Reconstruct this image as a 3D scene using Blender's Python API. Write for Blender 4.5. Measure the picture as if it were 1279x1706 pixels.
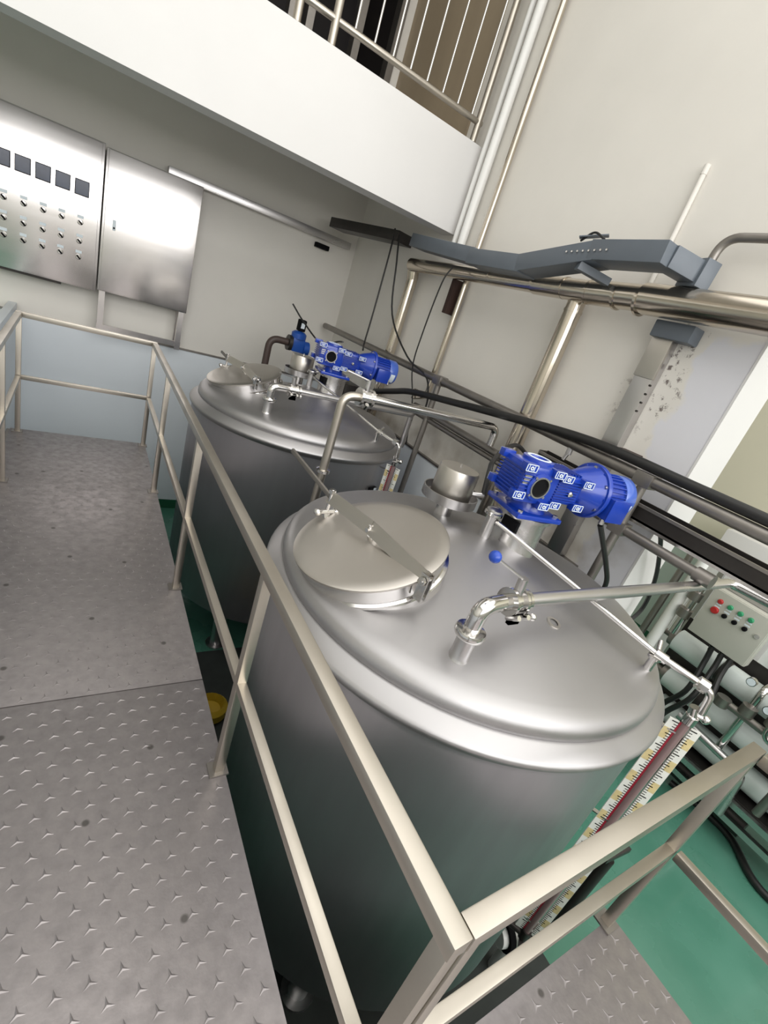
import bpy, bmesh, math, random
from mathutils import Vector, Matrix

for o in list(bpy.data.objects):
    bpy.data.objects.remove(o)
C = bpy.context.scene.collection
S = bpy.context.scene
R_ = math.radians
PI = math.pi
rnd = random.Random(7)

# ------------------------------------------------------------ camera, world, light, exposure
cam_d = bpy.data.cameras.new('camera')
cam = bpy.data.objects.new('camera', cam_d)
C.objects.link(cam)
cam_d.sensor_fit = 'AUTO'
cam_d.sensor_width = 36.0
cam_d.lens = 16.381
cam_d.clip_start = 0.05
right = Vector((0.82780742, -0.47108126, 0.30465934))
down = Vector((0.05055884, -0.47819935, -0.87679484))
fwd = Vector((0.55872952, 0.7412205, -0.37203965))
up, back = -down, -fwd
cam.matrix_world = Matrix(((right.x, up.x, back.x, 0.0), (right.y, up.y, back.y, 0.0),
                           (right.z, up.z, back.z, 1.6), (0, 0, 0, 1)))
S.camera = cam

world = bpy.data.worlds.new('hall_daylight')
S.world = world
world.use_nodes = True
bg = world.node_tree.nodes['Background']
bg.inputs['Color'].default_value = (0.93, 0.96, 1.0, 1)
bg.inputs['Strength'].default_value = 0.55


def area(name, loc, rot, sx, sy, power, col=(1, 1, 1)):
    d = bpy.data.lights.new(name, 'AREA')
    d.shape = 'RECTANGLE'
    d.size, d.size_y, d.energy, d.color = sx, sy, power, col
    o = bpy.data.objects.new(name, d)
    o.location, o.rotation_euler = loc, rot
    C.objects.link(o)
    return o


# the hall's window wall is behind the photographer; its daylight falls towards +y
area('window_daylight', (0.8, -4.3, 3.5), (R_(90), 0, 0), 8.0, 3.2, 360, (1.0, 0.99, 0.97))
# added fill for the neighbouring bay on the right, from no seen window
area('side_bay_fill', (5.4, -4.2, 3.6), (R_(90), 0, 0), 3.0, 3.0, 70, (1.0, 1.0, 1.0))
# added overhead fill under the closed roof, for even light on the tank tops
area('roof_fill', (1.2, -0.4, 5.5), (0, 0, 0), 9.0, 7.0, 330, (1.0, 0.985, 0.96))

S.view_settings.view_transform = 'Standard'
S.view_settings.look = 'None'
S.view_settings.gamma = 1.0
S.view_settings.use_curve_mapping = False
S.view_settings.exposure = 0.0

FLOOR = -1.4
XR = 2.65          # room side of the right wall
YB = 5.745         # room side of the back wall


# ------------------------------------------------------------ materials
def mat(name, col, rough=0.5, metal=0.0, noise=0.0, nscale=8.0, bump=0.0, bscale=60.0, stretch=None,
        coat=0.0, emit=0.0, trans=0.0, alpha=1.0, rvar=0.0, col2=None):
    m = bpy.data.materials.new(name)
    m.use_nodes = True
    nt = m.node_tree
    b = nt.nodes['Principled BSDF']
    b.inputs['Base Color'].default_value = (*col, 1)
    b.inputs['Roughness'].default_value = rough
    b.inputs['Metallic'].default_value = metal
    if coat:
        b.inputs['Coat Weight'].default_value = coat
        b.inputs['Coat Roughness'].default_value = 0.08
    if trans:
        b.inputs['Transmission Weight'].default_value = trans
    if emit:
        b.inputs['Emission Color'].default_value = (*col, 1)
        b.inputs['Emission Strength'].default_value = emit
    if noise or rvar or bump:
        tc = nt.nodes.new('ShaderNodeTexCoord')
        mp = nt.nodes.new('ShaderNodeMapping')
        nt.links.new(tc.outputs['Object'], mp.inputs['Vector'])
        if stretch:
            mp.inputs['Scale'].default_value = stretch
    if noise or rvar:
        n = nt.nodes.new('ShaderNodeTexNoise')
        n.inputs['Scale'].default_value = nscale
        n.inputs['Detail'].default_value = 5
        nt.links.new(mp.outputs['Vector'], n.inputs['Vector'])
    if noise:
        mx = nt.nodes.new('ShaderNodeMix')
        mx.data_type = 'RGBA'
        c2 = col2 if col2 else tuple(max(0, c * (1 - noise)) for c in col)
        mx.inputs[6].default_value = (*col, 1)
        mx.inputs[7].default_value = (*c2, 1)
        rp = nt.nodes.new('ShaderNodeMapRange')
        rp.inputs[1].default_value, rp.inputs[2].default_value = 0.35, 0.7
        nt.links.new(n.outputs['Fac'], rp.inputs[0])
        nt.links.new(rp.outputs[0], mx.inputs[0])
        nt.links.new(mx.outputs[2], b.inputs['Base Color'])
    if rvar:
        rr = nt.nodes.new('ShaderNodeMapRange')
        rr.inputs[1].default_value, rr.inputs[2].default_value = 0.3, 0.7
        rr.inputs[3].default_value, rr.inputs[4].default_value = rough - rvar, rough + rvar
        nt.links.new(n.outputs['Fac'], rr.inputs[0])
        nt.links.new(rr.outputs[0], b.inputs['Roughness'])
    if bump:
        n2 = nt.nodes.new('ShaderNodeTexNoise')
        n2.inputs['Scale'].default_value = bscale
        n2.inputs['Detail'].default_value = 3
        nt.links.new(mp.outputs['Vector'], n2.inputs['Vector'])
        bp = nt.nodes.new('ShaderNodeBump')
        bp.inputs['Strength'].default_value = bump
        bp.inputs['Distance'].default_value = 0.01
        nt.links.new(n2.outputs['Fac'], bp.inputs['Height'])
        nt.links.new(bp.outputs['Normal'], b.inputs['Normal'])
    return m


M = {}
M['wall'] = mat('cream wall paint', (0.78, 0.752, 0.70), 0.62, noise=0.07, nscale=1.3, bump=0.05, bscale=30)
M['white'] = mat('white paint', (0.70, 0.69, 0.68), 0.55, noise=0.03, nscale=2)
M['ceil'] = mat('roof paint', (0.62, 0.60, 0.57), 0.7)
M['blue_panel'] = mat('pale blue panel', (0.76, 0.81, 0.86), 0.32, noise=0.06, nscale=1.0)
M['pale_green'] = mat('pale green gloss paint', (0.50, 0.58, 0.53), 0.3, noise=0.05, nscale=1.0)
M['olive'] = mat('cream far wall paint', (0.62, 0.59, 0.47), 0.6)
M['tan'] = mat('tan panel', (0.36, 0.29, 0.20), 0.6, noise=0.15, nscale=3, stretch=(1, 1, 0.15))
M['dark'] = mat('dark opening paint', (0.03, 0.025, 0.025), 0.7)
M['floor'] = mat('green epoxy floor', (0.065, 0.205, 0.145), 0.28, noise=0.25, nscale=2.2, coat=0.2,
                 col2=(0.09, 0.25, 0.185), rvar=0.08)
M['green_skirt'] = mat('green skirting paint', (0.02, 0.12, 0.06), 0.4)
M['steel'] = mat('brushed stainless', (0.60, 0.585, 0.585), 0.30, 1.0, noise=0.06, nscale=3, rvar=0.05)
M['tank'] = mat('tank stainless', (0.45, 0.44, 0.445), 0.46, 1.0, noise=0.05, nscale=2.0, rvar=0.05,
                bump=0.015, bscale=7)
M['tank_side'] = mat('tank jacket stainless', (0.50, 0.495, 0.52), 0.42, 0.88, noise=0.05, nscale=2, rvar=0.05,
                     stretch=(6, 6, 0.6))
M['lid'] = mat('satin lid stainless', (0.56, 0.53, 0.49), 0.38, 1.0, noise=0.04, nscale=4, rvar=0.04)
M['polish'] = mat('polished stainless', (0.68, 0.665, 0.65), 0.13, 1.0, noise=0.05, nscale=8)
M['rail'] = mat('rail stainless', (0.53, 0.49, 0.43), 0.36, 1.0, noise=0.1, nscale=5, rvar=0.06)
M['clad'] = mat('pipe cladding', (0.60, 0.54, 0.46), 0.17, 1.0, noise=0.08, nscale=6, bump=0.03, bscale=12)
M['dull'] = mat('dull grey steel', (0.30, 0.28, 0.26), 0.42, 0.9, noise=0.15, nscale=10)
M['cab'] = mat('cabinet stainless', (0.72, 0.69, 0.68), 0.24, 1.0, noise=0.03, nscale=2, rvar=0.03,
               stretch=(0.4, 0.4, 6))
M['duct'] = mat('blue grey duct paint', (0.115, 0.135, 0.16), 0.42, noise=0.08, nscale=6)
M['dark_steel'] = mat('dark steel', (0.05, 0.045, 0.042), 0.4, 0.6, noise=0.2, nscale=9)
M['rubber'] = mat('black rubber', (0.012, 0.012, 0.012), 0.45)
M['rust'] = mat('rusty brown bracket', (0.045, 0.02, 0.014), 0.65, noise=0.3, nscale=25)
M['brown'] = mat('brown hose', (0.06, 0.04, 0.034), 0.5)
M['blue'] = mat('gear motor blue enamel', (0.008, 0.042, 0.36), 0.28, noise=0.12, nscale=9, coat=0.3)
M['blue2'] = mat('fan cover pale blue', (0.06, 0.13, 0.50), 0.28, coat=0.4)
M['valve_blue'] = mat('actuator blue', (0.01, 0.07, 0.34), 0.35)
M['knob'] = mat('blue plastic knob', (0.015, 0.06, 0.38), 0.25)
M['black'] = mat('black bore', (0.006, 0.006, 0.007), 0.8)
M['black'].node_tree.nodes['Principled BSDF'].inputs['Specular IOR Level'].default_value = 0.1
M['label'] = mat('pale label', (0.72, 0.80, 0.86), 0.4)
M['screen'] = mat('meter screen', (0.035, 0.05, 0.10), 0.15, noise=0.3, nscale=9)
M['pvc'] = mat('white pvc', (0.82, 0.82, 0.80), 0.35)
M['vessel'] = mat('white membrane vessel', (0.62, 0.68, 0.66), 0.3, noise=0.06, nscale=5)
M['box'] = mat('pale enclosure paint', (0.47, 0.47, 0.42), 0.45, noise=0.05, nscale=4)
M['red'] = mat('red button', (0.42, 0.02, 0.02), 0.35)
M['green'] = mat('green button', (0.03, 0.28, 0.13), 0.35)
M['scale_white'] = mat('scale white', (0.78, 0.79, 0.74), 0.4, noise=0.05, nscale=20)
M['scale_yellow'] = mat('scale yellow', (0.70, 0.58, 0.30), 0.45, noise=0.2, nscale=30)
M['scale_red'] = mat('gauge red line', (0.32, 0.015, 0.035), 0.4)
M['tube_glass'] = mat('milky gauge tube', (0.24, 0.16, 0.16), 0.2, coat=0.5)
M['pad'] = mat('painted floor shade', (0.028, 0.034, 0.031), 0.7, noise=0.4, nscale=6)  # near-black colour holds the shade under tank and walkway
M['yellow'] = mat('yellow plastic', (0.45, 0.30, 0.02), 0.4)


def plate_mat():
    m = mat('checker plate steel', (0.33, 0.305, 0.305), 0.44, 0.7, noise=0.2, nscale=26.0, rvar=0.07, bump=0.04, bscale=90)
    nt = m.node_tree
    b = nt.nodes['Principled BSDF']
    tc = nt.nodes.new('ShaderNodeTexCoord')
    v = nt.nodes.new('ShaderNodeTexVoronoi')
    v.voronoi_dimensions = '2D'
    v.inputs['Scale'].default_value = 2.6
    nt.links.new(tc.outputs['Object'], v.inputs['Vector'])
    r = nt.nodes.new('ShaderNodeMapRange')
    r.inputs[1].default_value, r.inputs[2].default_value = 0.018, 0.034
    nt.links.new(v.outputs['Distance'], r.inputs[0])
    mx = nt.nodes.new('ShaderNodeMix')
    mx.data_type = 'RGBA'
    mx.inputs[6].default_value = (0.13, 0.12, 0.115, 1)
    old = b.inputs['Base Color'].links[0].from_socket
    nt.links.new(old, mx.inputs[7])
    nt.links.new(r.outputs[0], mx.inputs[0])
    nt.links.new(mx.outputs[2], b.inputs['Base Color'])
    return m


M['plate'] = plate_mat()


def stained_wall():
    # cream paint with a purplish-white patch near the wall's end and dark scuffs around its edge
    m = mat('stained cream paint', (0.78, 0.752, 0.70), 0.6, noise=0.07, nscale=1.3, bump=0.05, bscale=30)
    nt = m.node_tree
    b = nt.nodes['Principled BSDF']
    L = nt.links.new
    tc = nt.nodes.new('ShaderNodeTexCoord')
    sp = nt.nodes.new('ShaderNodeSeparateXYZ')
    L(tc.outputs['Object'], sp.inputs[0])
    nz = nt.nodes.new('ShaderNodeTexNoise')
    nz.inputs['Scale'].default_value = 5
    nz.inputs['Detail'].default_value = 6
    L(tc.outputs['Object'], nz.inputs['Vector'])

    def mth(op, a, c, v=None):
        n = nt.nodes.new('ShaderNodeMath')
        n.operation = op
        for i, s in enumerate((a, c)):
            if isinstance(s, (int, float)):
                n.inputs[i].default_value = s
            else:
                L(s, n.inputs[i])
        return n.outputs[0]

    def rng(s, a, c, lo=0.0, hi=1.0):
        n = nt.nodes.new('ShaderNodeMapRange')
        n.inputs[1].default_value, n.inputs[2].default_value = a, c
        n.inputs[3].default_value, n.inputs[4].default_value = lo, hi
        L(s, n.inputs[0])
        return n.outputs[0]

    wob = mth('MULTIPLY', mth('SUBTRACT', nz.outputs['Fac'], 0.5), 0.28)
    # patch: y below a line that leans with z, z below about 1.9
    edge = mth('ADD', mth('ADD', sp.outputs['Y'], wob), mth('MULTIPLY', sp.outputs['Z'], 0.05))
    py = rng(edge, 1.49, 1.46)
    pz = rng(mth('ADD', sp.outputs['Z'], wob), 2.02, 1.97)
    patch = mth('MULTIPLY', py, pz)
    mx = nt.nodes.new('ShaderNodeMix')
    mx.data_type = 'RGBA'
    L(b.inputs['Base Color'].links[0].from_socket, mx.inputs[6])
    mx.inputs[7].default_value = (0.70, 0.70, 0.74, 1)
    L(patch, mx.inputs[0])
    # scuffs
    n2 = nt.nodes.new('ShaderNodeTexNoise')
    n2.inputs['Scale'].default_value = 14
    n2.inputs['Detail'].default_value = 8
    n2.inputs['Roughness'].default_value = 0.75
    L(tc.outputs['Object'], n2.inputs['Vector'])
    sc = rng(n2.outputs['Fac'], 0.54, 0.60)
    band = mth('MULTIPLY', mth('MULTIPLY', rng(edge, 1.47, 1.52), rng(edge, 1.80, 1.70)),
               mth('MULTIPLY', rng(sp.outputs['Z'], 1.40, 1.60), rng(sp.outputs['Z'], 2.10, 1.95)))
    mx2 = nt.nodes.new('ShaderNodeMix')
    mx2.data_type = 'RGBA'
    L(mx.outputs[2], mx2.inputs[6])
    mx2.inputs[7].default_value = (0.16, 0.13, 0.12, 1)
    L(mth('MULTIPLY', sc, band), mx2.inputs[0])
    # brown grime above the panel cap
    n3 = nt.nodes.new('ShaderNodeTexNoise')
    n3.inputs['Scale'].default_value = 4
    n3.inputs['Detail'].default_value = 6
    L(tc.outputs['Object'], n3.inputs['Vector'])
    g = mth('MULTIPLY', rng(mth('ADD', sp.outputs['Z'], wob), 1.05, 0.62), rng(n3.outputs['Fac'], 0.42, 0.72))
    mx3 = nt.nodes.new('ShaderNodeMix')
    mx3.data_type = 'RGBA'
    L(mx2.outputs[2], mx3.inputs[6])
    mx3.inputs[7].default_value = (0.30, 0.25, 0.19, 1)
    L(mth('MULTIPLY', g, 0.8), mx3.inputs[0])
    L(mx3.outputs[2], b.inputs['Base Color'])
    return m


M['wall_stained'] = stained_wall()

def brushed_round(m, a):
    b = m.node_tree.nodes['Principled BSDF']
    tg = m.node_tree.nodes.new('ShaderNodeTangent')
    tg.direction_type = 'RADIAL'
    tg.axis = 'Z'
    b.inputs['Anisotropic'].default_value = a
    m.node_tree.links.new(tg.outputs[0], b.inputs['Tangent'])


brushed_round(M['tank_side'], 0.75)

# ------------------------------------------------------------ mesh helpers
ORG = {}


class MB:
    """collects shapes; build them into ONE mesh object with obj()"""

    def __init__(self):
        self.v, self.f = [], []

    def add(self, vs, fs):
        n = len(self.v)
        self.v += [Vector(p) for p in vs]
        self.f += [tuple(i + n for i in q) for q in fs]
        return self

    def box(self, c, s, rot=None, bev=0.0):
        cx, cy, cz = c
        hx, hy, hz = s[0] / 2, s[1] / 2, s[2] / 2
        if bev <= 0:
            vs = [(sx * hx, sy * hy, sz * hz) for sx in (-1, 1) for sy in (-1, 1) for sz in (-1, 1)]
            fs = [(0, 1, 3, 2), (4, 6, 7, 5), (0, 4, 5, 1), (2, 3, 7, 6), (0, 2, 6, 4), (1, 5, 7, 3)]
        else:
            bm = bmesh.new()
            bmesh.ops.create_cube(bm, size=1.0)
            for q in bm.verts:
                q.co = Vector((q.co.x * s[0], q.co.y * s[1], q.co.z * s[2]))
            bmesh.ops.bevel(bm, geom=bm.edges[:], offset=bev, segments=2, profile=0.6, affect='EDGES')
            bm.verts.index_update()
            vs = [q.co.copy() for q in bm.verts]
            fs = [[q.index for q in p.verts] for p in bm.faces]
            bm.free()
        m = Matrix.Translation((cx, cy, cz))
        if rot is not None:
            m = m @ (rot.to_4x4() if isinstance(rot, Matrix) else Matrix.Rotation(rot, 4, 'Z'))
        return self.add([m @ Vector(p) for p in vs], fs)

    def span(self, a, b, bev=0.0):
        return self.box([(a[i] + b[i]) / 2 for i in range(3)], [abs(b[i] - a[i]) for i in range(3)], bev=bev)

    def bar(self, a, b, w, h, upv=(0, 0, 1), bev=0.0):
        """rectangular bar from a to b: w across, h along up"""
        a, b = Vector(a), Vector(b)
        d = b - a
        L = d.length
        d.normalize()
        u = Vector(upv)
        if abs(u.dot(d)) > 0.99:
            u = Vector((0, 1, 0))
        s = d.cross(u).normalized()
        u = s.cross(d).normalized()
        m = Matrix((d, s, u)).transposed()
        return self.box((a + b) / 2, (L, w, h), rot=m, bev=bev)

    def lathe(self, prof, c=(0, 0, 0), n=32, axis=(0, 0, 1), cap=True):
        ax = Vector(axis).normalized()
        q = Vector((0, 0, 1)).rotation_difference(ax).to_matrix()
        vs, fs = [], []
        idx = []
        for r, z in prof:
            if r < 1e-6:
                idx.append([len(vs)])
                vs.append(q @ Vector((0, 0, z)) + Vector(c))
            else:
                row = []
                for k in range(n):
                    a = 2 * PI * k / n
                    row.append(len(vs))
                    vs.append(q @ Vector((r * math.cos(a), r * math.sin(a), z)) + Vector(c))
                idx.append(row)
        for a, b in zip(idx[:-1], idx[1:]):
            for k in range(n):
                k2 = (k + 1) % n
                if len(a) == 1 and len(b) == 1:
                    continue
                if len(a) == 1:
                    fs.append((a[0], b[k2], b[k]))
                elif len(b) == 1:
                    fs.append((a[k], a[k2], b[0]))
                else:
                    fs.append((a[k], a[k2], b[k2], b[k]))
        if cap:
            if len(idx[0]) > 1:
                fs.append(tuple(idx[0]))
            if len(idx[-1]) > 1:
                fs.append(tuple(reversed(idx[-1])))
        return self.add(vs, fs)

    def cyl(self, a, b, r, r2=None, n=20):
        a, b = Vector(a), Vector(b)
        L = (b - a).length
        return self.lathe([(r, 0), (r if r2 is None else r2, L)], a, n, b - a)

    def tube(self, pts, r, n=12, fillet=0.0, seg=6):
        P = [Vector(p) for p in pts]
        if fillet > 0 and len(P) > 2:
            Q = [P[0]]
            for i in range(1, len(P) - 1):
                a, p, b = P[i - 1], P[i], P[i + 1]
                da, db = (a - p), (b - p)
                f = min(fillet, da.length * 0.49, db.length * 0.49)
                pa, pb = p + da.normalized() * f, p + db.normalized() * f
                for k in range(seg + 1):
                    t = k / seg
                    Q.append(pa * (1 - t) ** 2 + p * 2 * t * (1 - t) + pb * t * t)
            Q.append(P[-1])
            P = Q
        d0 = (P[1] - P[0]).normalized()
        u = d0.orthogonal().normalized()
        vs, fs = [], []
        for i, p in enumerate(P):
            if i == 0:
                t = P[1] - P[0]
            elif i == len(P) - 1:
                t = P[-1] - P[-2]
            else:
                t = (P[i + 1] - P[i]).normalized() + (P[i] - P[i - 1]).normalized()
            t.normalize()
            u = (u - t * u.dot(t)).normalized()
            w = t.cross(u)
            for k in range(n):
                a = 2 * PI * k / n
                vs.append(p + u * (r * math.cos(a)) + w * (r * math.sin(a)))
        for i in range(len(P) - 1):
            for k in range(n):
                k2 = (k + 1) % n
                fs.append((i * n + k, i * n + k2, (i + 1) * n + k2, (i + 1) * n + k))
        fs.append(tuple(reversed(range(n))))
        fs.append(tuple((len(P) - 1) * n + k for k in range(n)))
        return self.add(vs, fs)

    def ball(self, c, r, n=16):
        prof = [(r * math.sin(PI * k / 10), -r * math.cos(PI * k / 10)) for k in range(11)]
        prof[0], prof[-1] = (0, -r), (0, r)
        return self.lathe(prof, c, n)


def smooth_pts(pts, seg=6):
    """Catmull-Rom through the points"""
    P = [Vector(p) for p in pts]
    P = [P[0] * 2 - P[1]] + P + [P[-1] * 2 - P[-2]]
    out = []
    for i in range(1, len(P) - 2):
        a, b, c, d = P[i - 1:i + 3]
        for k in range(seg):
            t = k / seg
            out.append(0.5 * ((2 * b) + (c - a) * t + (2 * a - 5 * b + 4 * c - d) * t * t
                              + (3 * b - a - 3 * c + d) * t ** 3))
    out.append(P[-2])
    return out


def obj(name, mb, m, parent=None, local=False, ang=38):
    org = ORG.get(parent.name, Vector((0, 0, 0))) if parent is not None else Vector((0, 0, 0))
    me = bpy.data.meshes.new(name)
    vs = mb.v if (local or parent is None) else [p - org for p in mb.v]
    me.from_pydata([tuple(p) for p in vs], [], mb.f)
    me.materials.append(M[m] if isinstance(m, str) else m)
    bm = bmesh.new()
    bm.from_mesh(me)
    bmesh.ops.recalc_face_normals(bm, faces=bm.faces[:])
    bm.to_mesh(me)
    bm.free()
    for p in me.polygons:
        p.use_smooth = True
    me.set_sharp_from_angle(angle=R_(ang))
    o = bpy.data.objects.new(name, me)
    C.objects.link(o)
    if parent is not None:
        o.parent = parent
        ORG[o.name] = org
    return o


def tag(o, label=None, cat=None, group=None, kind=None):
    if label:
        o['label'] = label
    if cat:
        o['category'] = cat
    if group:
        o['group'] = group
    if kind:
        o['kind'] = kind
    return o


def thing(name, label, cat, loc=(0, 0, 0), rotz=0.0, group=None):
    o = bpy.data.objects.new(name, None)
    o.empty_display_size = 0.1
    C.objects.link(o)
    o.location = loc
    o.rotation_euler = (0, 0, rotz)
    ORG[o.name] = Vector(loc)
    return tag(o, label, cat, group)


def single(name, mb, m, label, cat, group=None):
    """a thing that is one mesh; its origin goes to the base of its bounding box"""
    c = Vector([(min(p[i] for p in mb.v) + max(p[i] for p in mb.v)) / 2 for i in range(3)])
    c.z = min(p.z for p in mb.v)
    mb.v = [p - c for p in mb.v]
    o = obj(name, mb, m)
    o.location = c
    return tag(o, label, cat, group)


def struct(name, mb, m, label=None, parent=None):
    o = obj(name, mb, m, parent)
    if parent is None:
        tag(o, label, None, None, 'structure')
    return o


def dup(root, loc, label):
    r = root.copy()
    C.objects.link(r)
    r.location = loc
    r['label'] = label
    for ch in list(root.children):
        c = ch.copy()
        C.objects.link(c)
        c.parent = r
        for g in list(ch.children):
            d = g.copy()
            C.objects.link(d)
            d.parent = c
    return r


# ------------------------------------------------------------ the setting
HX0, HX1, HY0, HZ = -4.5, 7.1, -4.5, 5.6
struct('floor', MB().span((HX0, HY0, FLOOR - 0.1), (HX1, YB, FLOOR)), 'floor', 'glossy green epoxy floor below the walkway')
struct('ceiling', MB().span((HX0, HY0, HZ), (HX1, YB, HZ + 0.1)), 'ceil', 'hall roof above the frame')
BZ0, BZ1, BY = 2.385, 3.03, 3.845          # balcony edge beam
wb = MB()
wb.span((HX0, YB, FLOOR), (HX1, YB + 0.2, BZ1))
wb.span((HX0, YB, 4.9), (HX1, YB + 0.2, HZ))
wb.span((HX0, YB, BZ1), (0.2, YB + 0.2, 4.9))
wb.span((2.55, YB, BZ1), (HX1, YB + 0.2, 4.9))
struct('wall_back', wb, 'wall', 'cream wall behind the control cabinets')
WE = 1.145                                  # the right wall ends here; the neighbouring bay opens beyond
struct('wall_right', MB().span((XR, WE, FLOOR), (XR + 0.31, YB, HZ)), 'wall_stained', 'cream stained wall with pipes behind the tanks')
struct('trim_1', MB().span((XR - 0.004, WE - 0.012, FLOOR), (XR + 0.312, WE, HZ)), 'white', 'bright white end face of the right wall')
struct('wall_far', MB().span((HX1, HY0, FLOOR), (HX1 + 0.2, YB, HZ)), 'olive', 'cream wall of the neighbouring bay')
struct('wall_left', MB().span((HX0 - 0.2, HY0, FLOOR), (HX0, YB, HZ)), 'wall')
rw = MB()
rw.span((HX0, HY0 - 0.2, FLOOR), (HX1, HY0, 1.8))
rw.span((HX0, HY0 - 0.2, 5.2), (HX1, HY0, HZ))
for x in (HX0 + 0.15, -1.6, 1.2, 4.0, HX1 - 0.15):
    rw.span((x - 0.15, HY0 - 0.2, 1.8), (x + 0.15, HY0, 5.2))
struct('wall_rear', rw, 'wall')
# pale blue panels on the lower walls, with a thin dark cap
struct('trim_2', MB().span((HX0, YB - 0.025, FLOOR + 0.12), (XR, YB, 0.575)), 'blue_panel', 'pale blue panel on the lower back wall')
struct('trim_3', MB().span((XR - 0.025, WE + 0.28, FLOOR + 0.12), (XR, YB - 0.025, 0.575)), 'blue_panel', 'pale blue panel on the lower right wall')
cap = MB().span((HX0, YB - 0.035, 0.575), (XR, YB, 0.592)).span((XR - 0.035, WE + 0.28, 0.575), (XR, YB - 0.035, 0.592))
struct('trim_4', cap, 'dull', 'thin grey cap along the pale blue wall panels')
struct('baseboard_back', MB().span((HX0, YB - 0.03, FLOOR), (XR, YB, FLOOR + 0.12)), 'green_skirt')
struct('baseboard_right', MB().span((XR - 0.03, WE, FLOOR), (XR, YB - 0.03, FLOOR + 0.12)), 'green_skirt')
struct('baseboard_far', MB().span((HX1 - 0.03, HY0, FLOOR), (HX1, YB, FLOOR + 0.12)), 'green_skirt')
struct('trim_5', MB().span((HX1 - 0.02, HY0, FLOOR + 0.12), (HX1, YB, 0.25)), 'pale_green', 'pale green gloss paint on the far wall')
struct('trim_6', MB().span((-0.56, -3.6, FLOOR), (-0.5, YB - 0.025, 0.66)), 'blue_panel', 'pale blue partition beside the walkway')
# balcony: edge beam and slab
bb = MB()
bb.span((HX0, BY, BZ0), (XR, BY + 0.2, BZ1))
bb.span((HX0, BY + 0.2, BZ1 - 0.16), (XR, YB, BZ1))
struct('trim_7', bb, 'white', 'white edge beam of the balcony')
struct('trim_8', MB().span((XR - 0.02, BY + 0.32, BZ1), (XR, YB, HZ)), 'tan', 'tan panel on the wall above the balcony')  # thin tan sheet over the cream wall
# dark room behind the balcony
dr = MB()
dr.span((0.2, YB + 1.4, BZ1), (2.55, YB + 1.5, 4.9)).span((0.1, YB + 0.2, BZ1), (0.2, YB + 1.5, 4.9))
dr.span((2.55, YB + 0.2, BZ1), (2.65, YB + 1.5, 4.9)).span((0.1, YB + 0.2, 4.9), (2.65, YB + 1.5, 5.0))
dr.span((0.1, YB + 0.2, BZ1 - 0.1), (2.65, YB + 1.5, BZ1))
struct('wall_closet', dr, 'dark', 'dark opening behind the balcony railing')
df = MB()
for x in (0.24, 0.85, 1.45, 1.62, 2.1, 2.5):
    df.span((x - 0.035, YB - 0.03, BZ1), (x + 0.035, YB + 0.1, 4.9))
df.span((0.2, YB - 0.03, 3.62), (1.5, YB + 0.08, 3.68))
struct('door_1', df, 'dull', 'grey frames of the dark balcony door')

# ------------------------------------------------------------ walkway of embossed plates
wk = thing('walkway_platform', 'raised walkway of embossed steel plates along the two tanks', 'walkway', (0.05, 1.5, FLOOR))


def studs(x0, x1, y0, y1, z, h):
    mb = MB()
    L, w = 0.019, 0.0042
    row = 0
    y = y0 + 0.02
    while y < y1 - 0.015:
        x = x0 + 0.02 + (0.034 if row % 2 else 0)
        while x < x1 - 0.02:
            vs, fs = [(x, y, z + h)], []
            for k in range(3):
                a = R_(100 + k * 120) + rnd.uniform(-.06, .06)
                ca, sa = math.cos(a), math.sin(a)
                vs.append((x + ca * L, y + sa * L, z + 0.0006))
                b = a + R_(60)
                vs.append((x + math.cos(b) * w * 1.25, y + math.sin(b) * w * 1.25, z))
            for k in range(6):
                fs.append((0, 1 + k, 1 + (k + 1) % 6))
            mb.add(vs, fs)
            x += 0.068
        y += 0.056
        row += 1
    return mb


for (x0, y0, x1, y1) in ((-0.40, 1.499, 0.506, 4.215), (-0.40, -1.2, 0.506, 1.494), (0.509, -1.2, 1.64, 0.156), (-0.40, -3.6, 1.64, -1.206)):  # last plate added out of view to darken the space under the walkway
    p = obj('tread_plate', MB().span((x0, y0, -0.006), (x1, y1, 0.0), bev=0.0015), 'plate', wk)
    if y0 > -2:
        s = obj('raised_studs', studs(x0, x1, y0, y1, -0.0004, 0.0013 if y0 > 1 else 0.0027), 'plate', p, ang=20)
        s['kind'] = 'stuff'
for a, b in (((-0.40, -1.2), (-0.40, 4.21)), ((0.48, 0.16), (0.48, 4.21)), ((0.5, 0.13), (1.63, 0.13)), ((1.61, -1.2), (1.61, 0.15)),
             ((-0.4, 4.19), (0.5, 4.19)), ((-0.4, 1.5), (0.5, 1.5))):
    obj('edge_beam', MB().bar((a[0], a[1], -0.046), (b[0], b[1], -0.046), 0.04, 0.08), 'dull', wk)
for x, y in ((-0.38, 4.17), (0.47, 4.17), (-0.38, 1.5), (0.47, 1.5), (0.47, 0.17), (1.6, 0.12), (-0.38, -1.1), (1.6, -1.1)):
    obj('support_leg', MB().span((x - 0.03, y - 0.03, FLOOR), (x + 0.03, y + 0.03, -0.08)), 'dull', wk)


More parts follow.
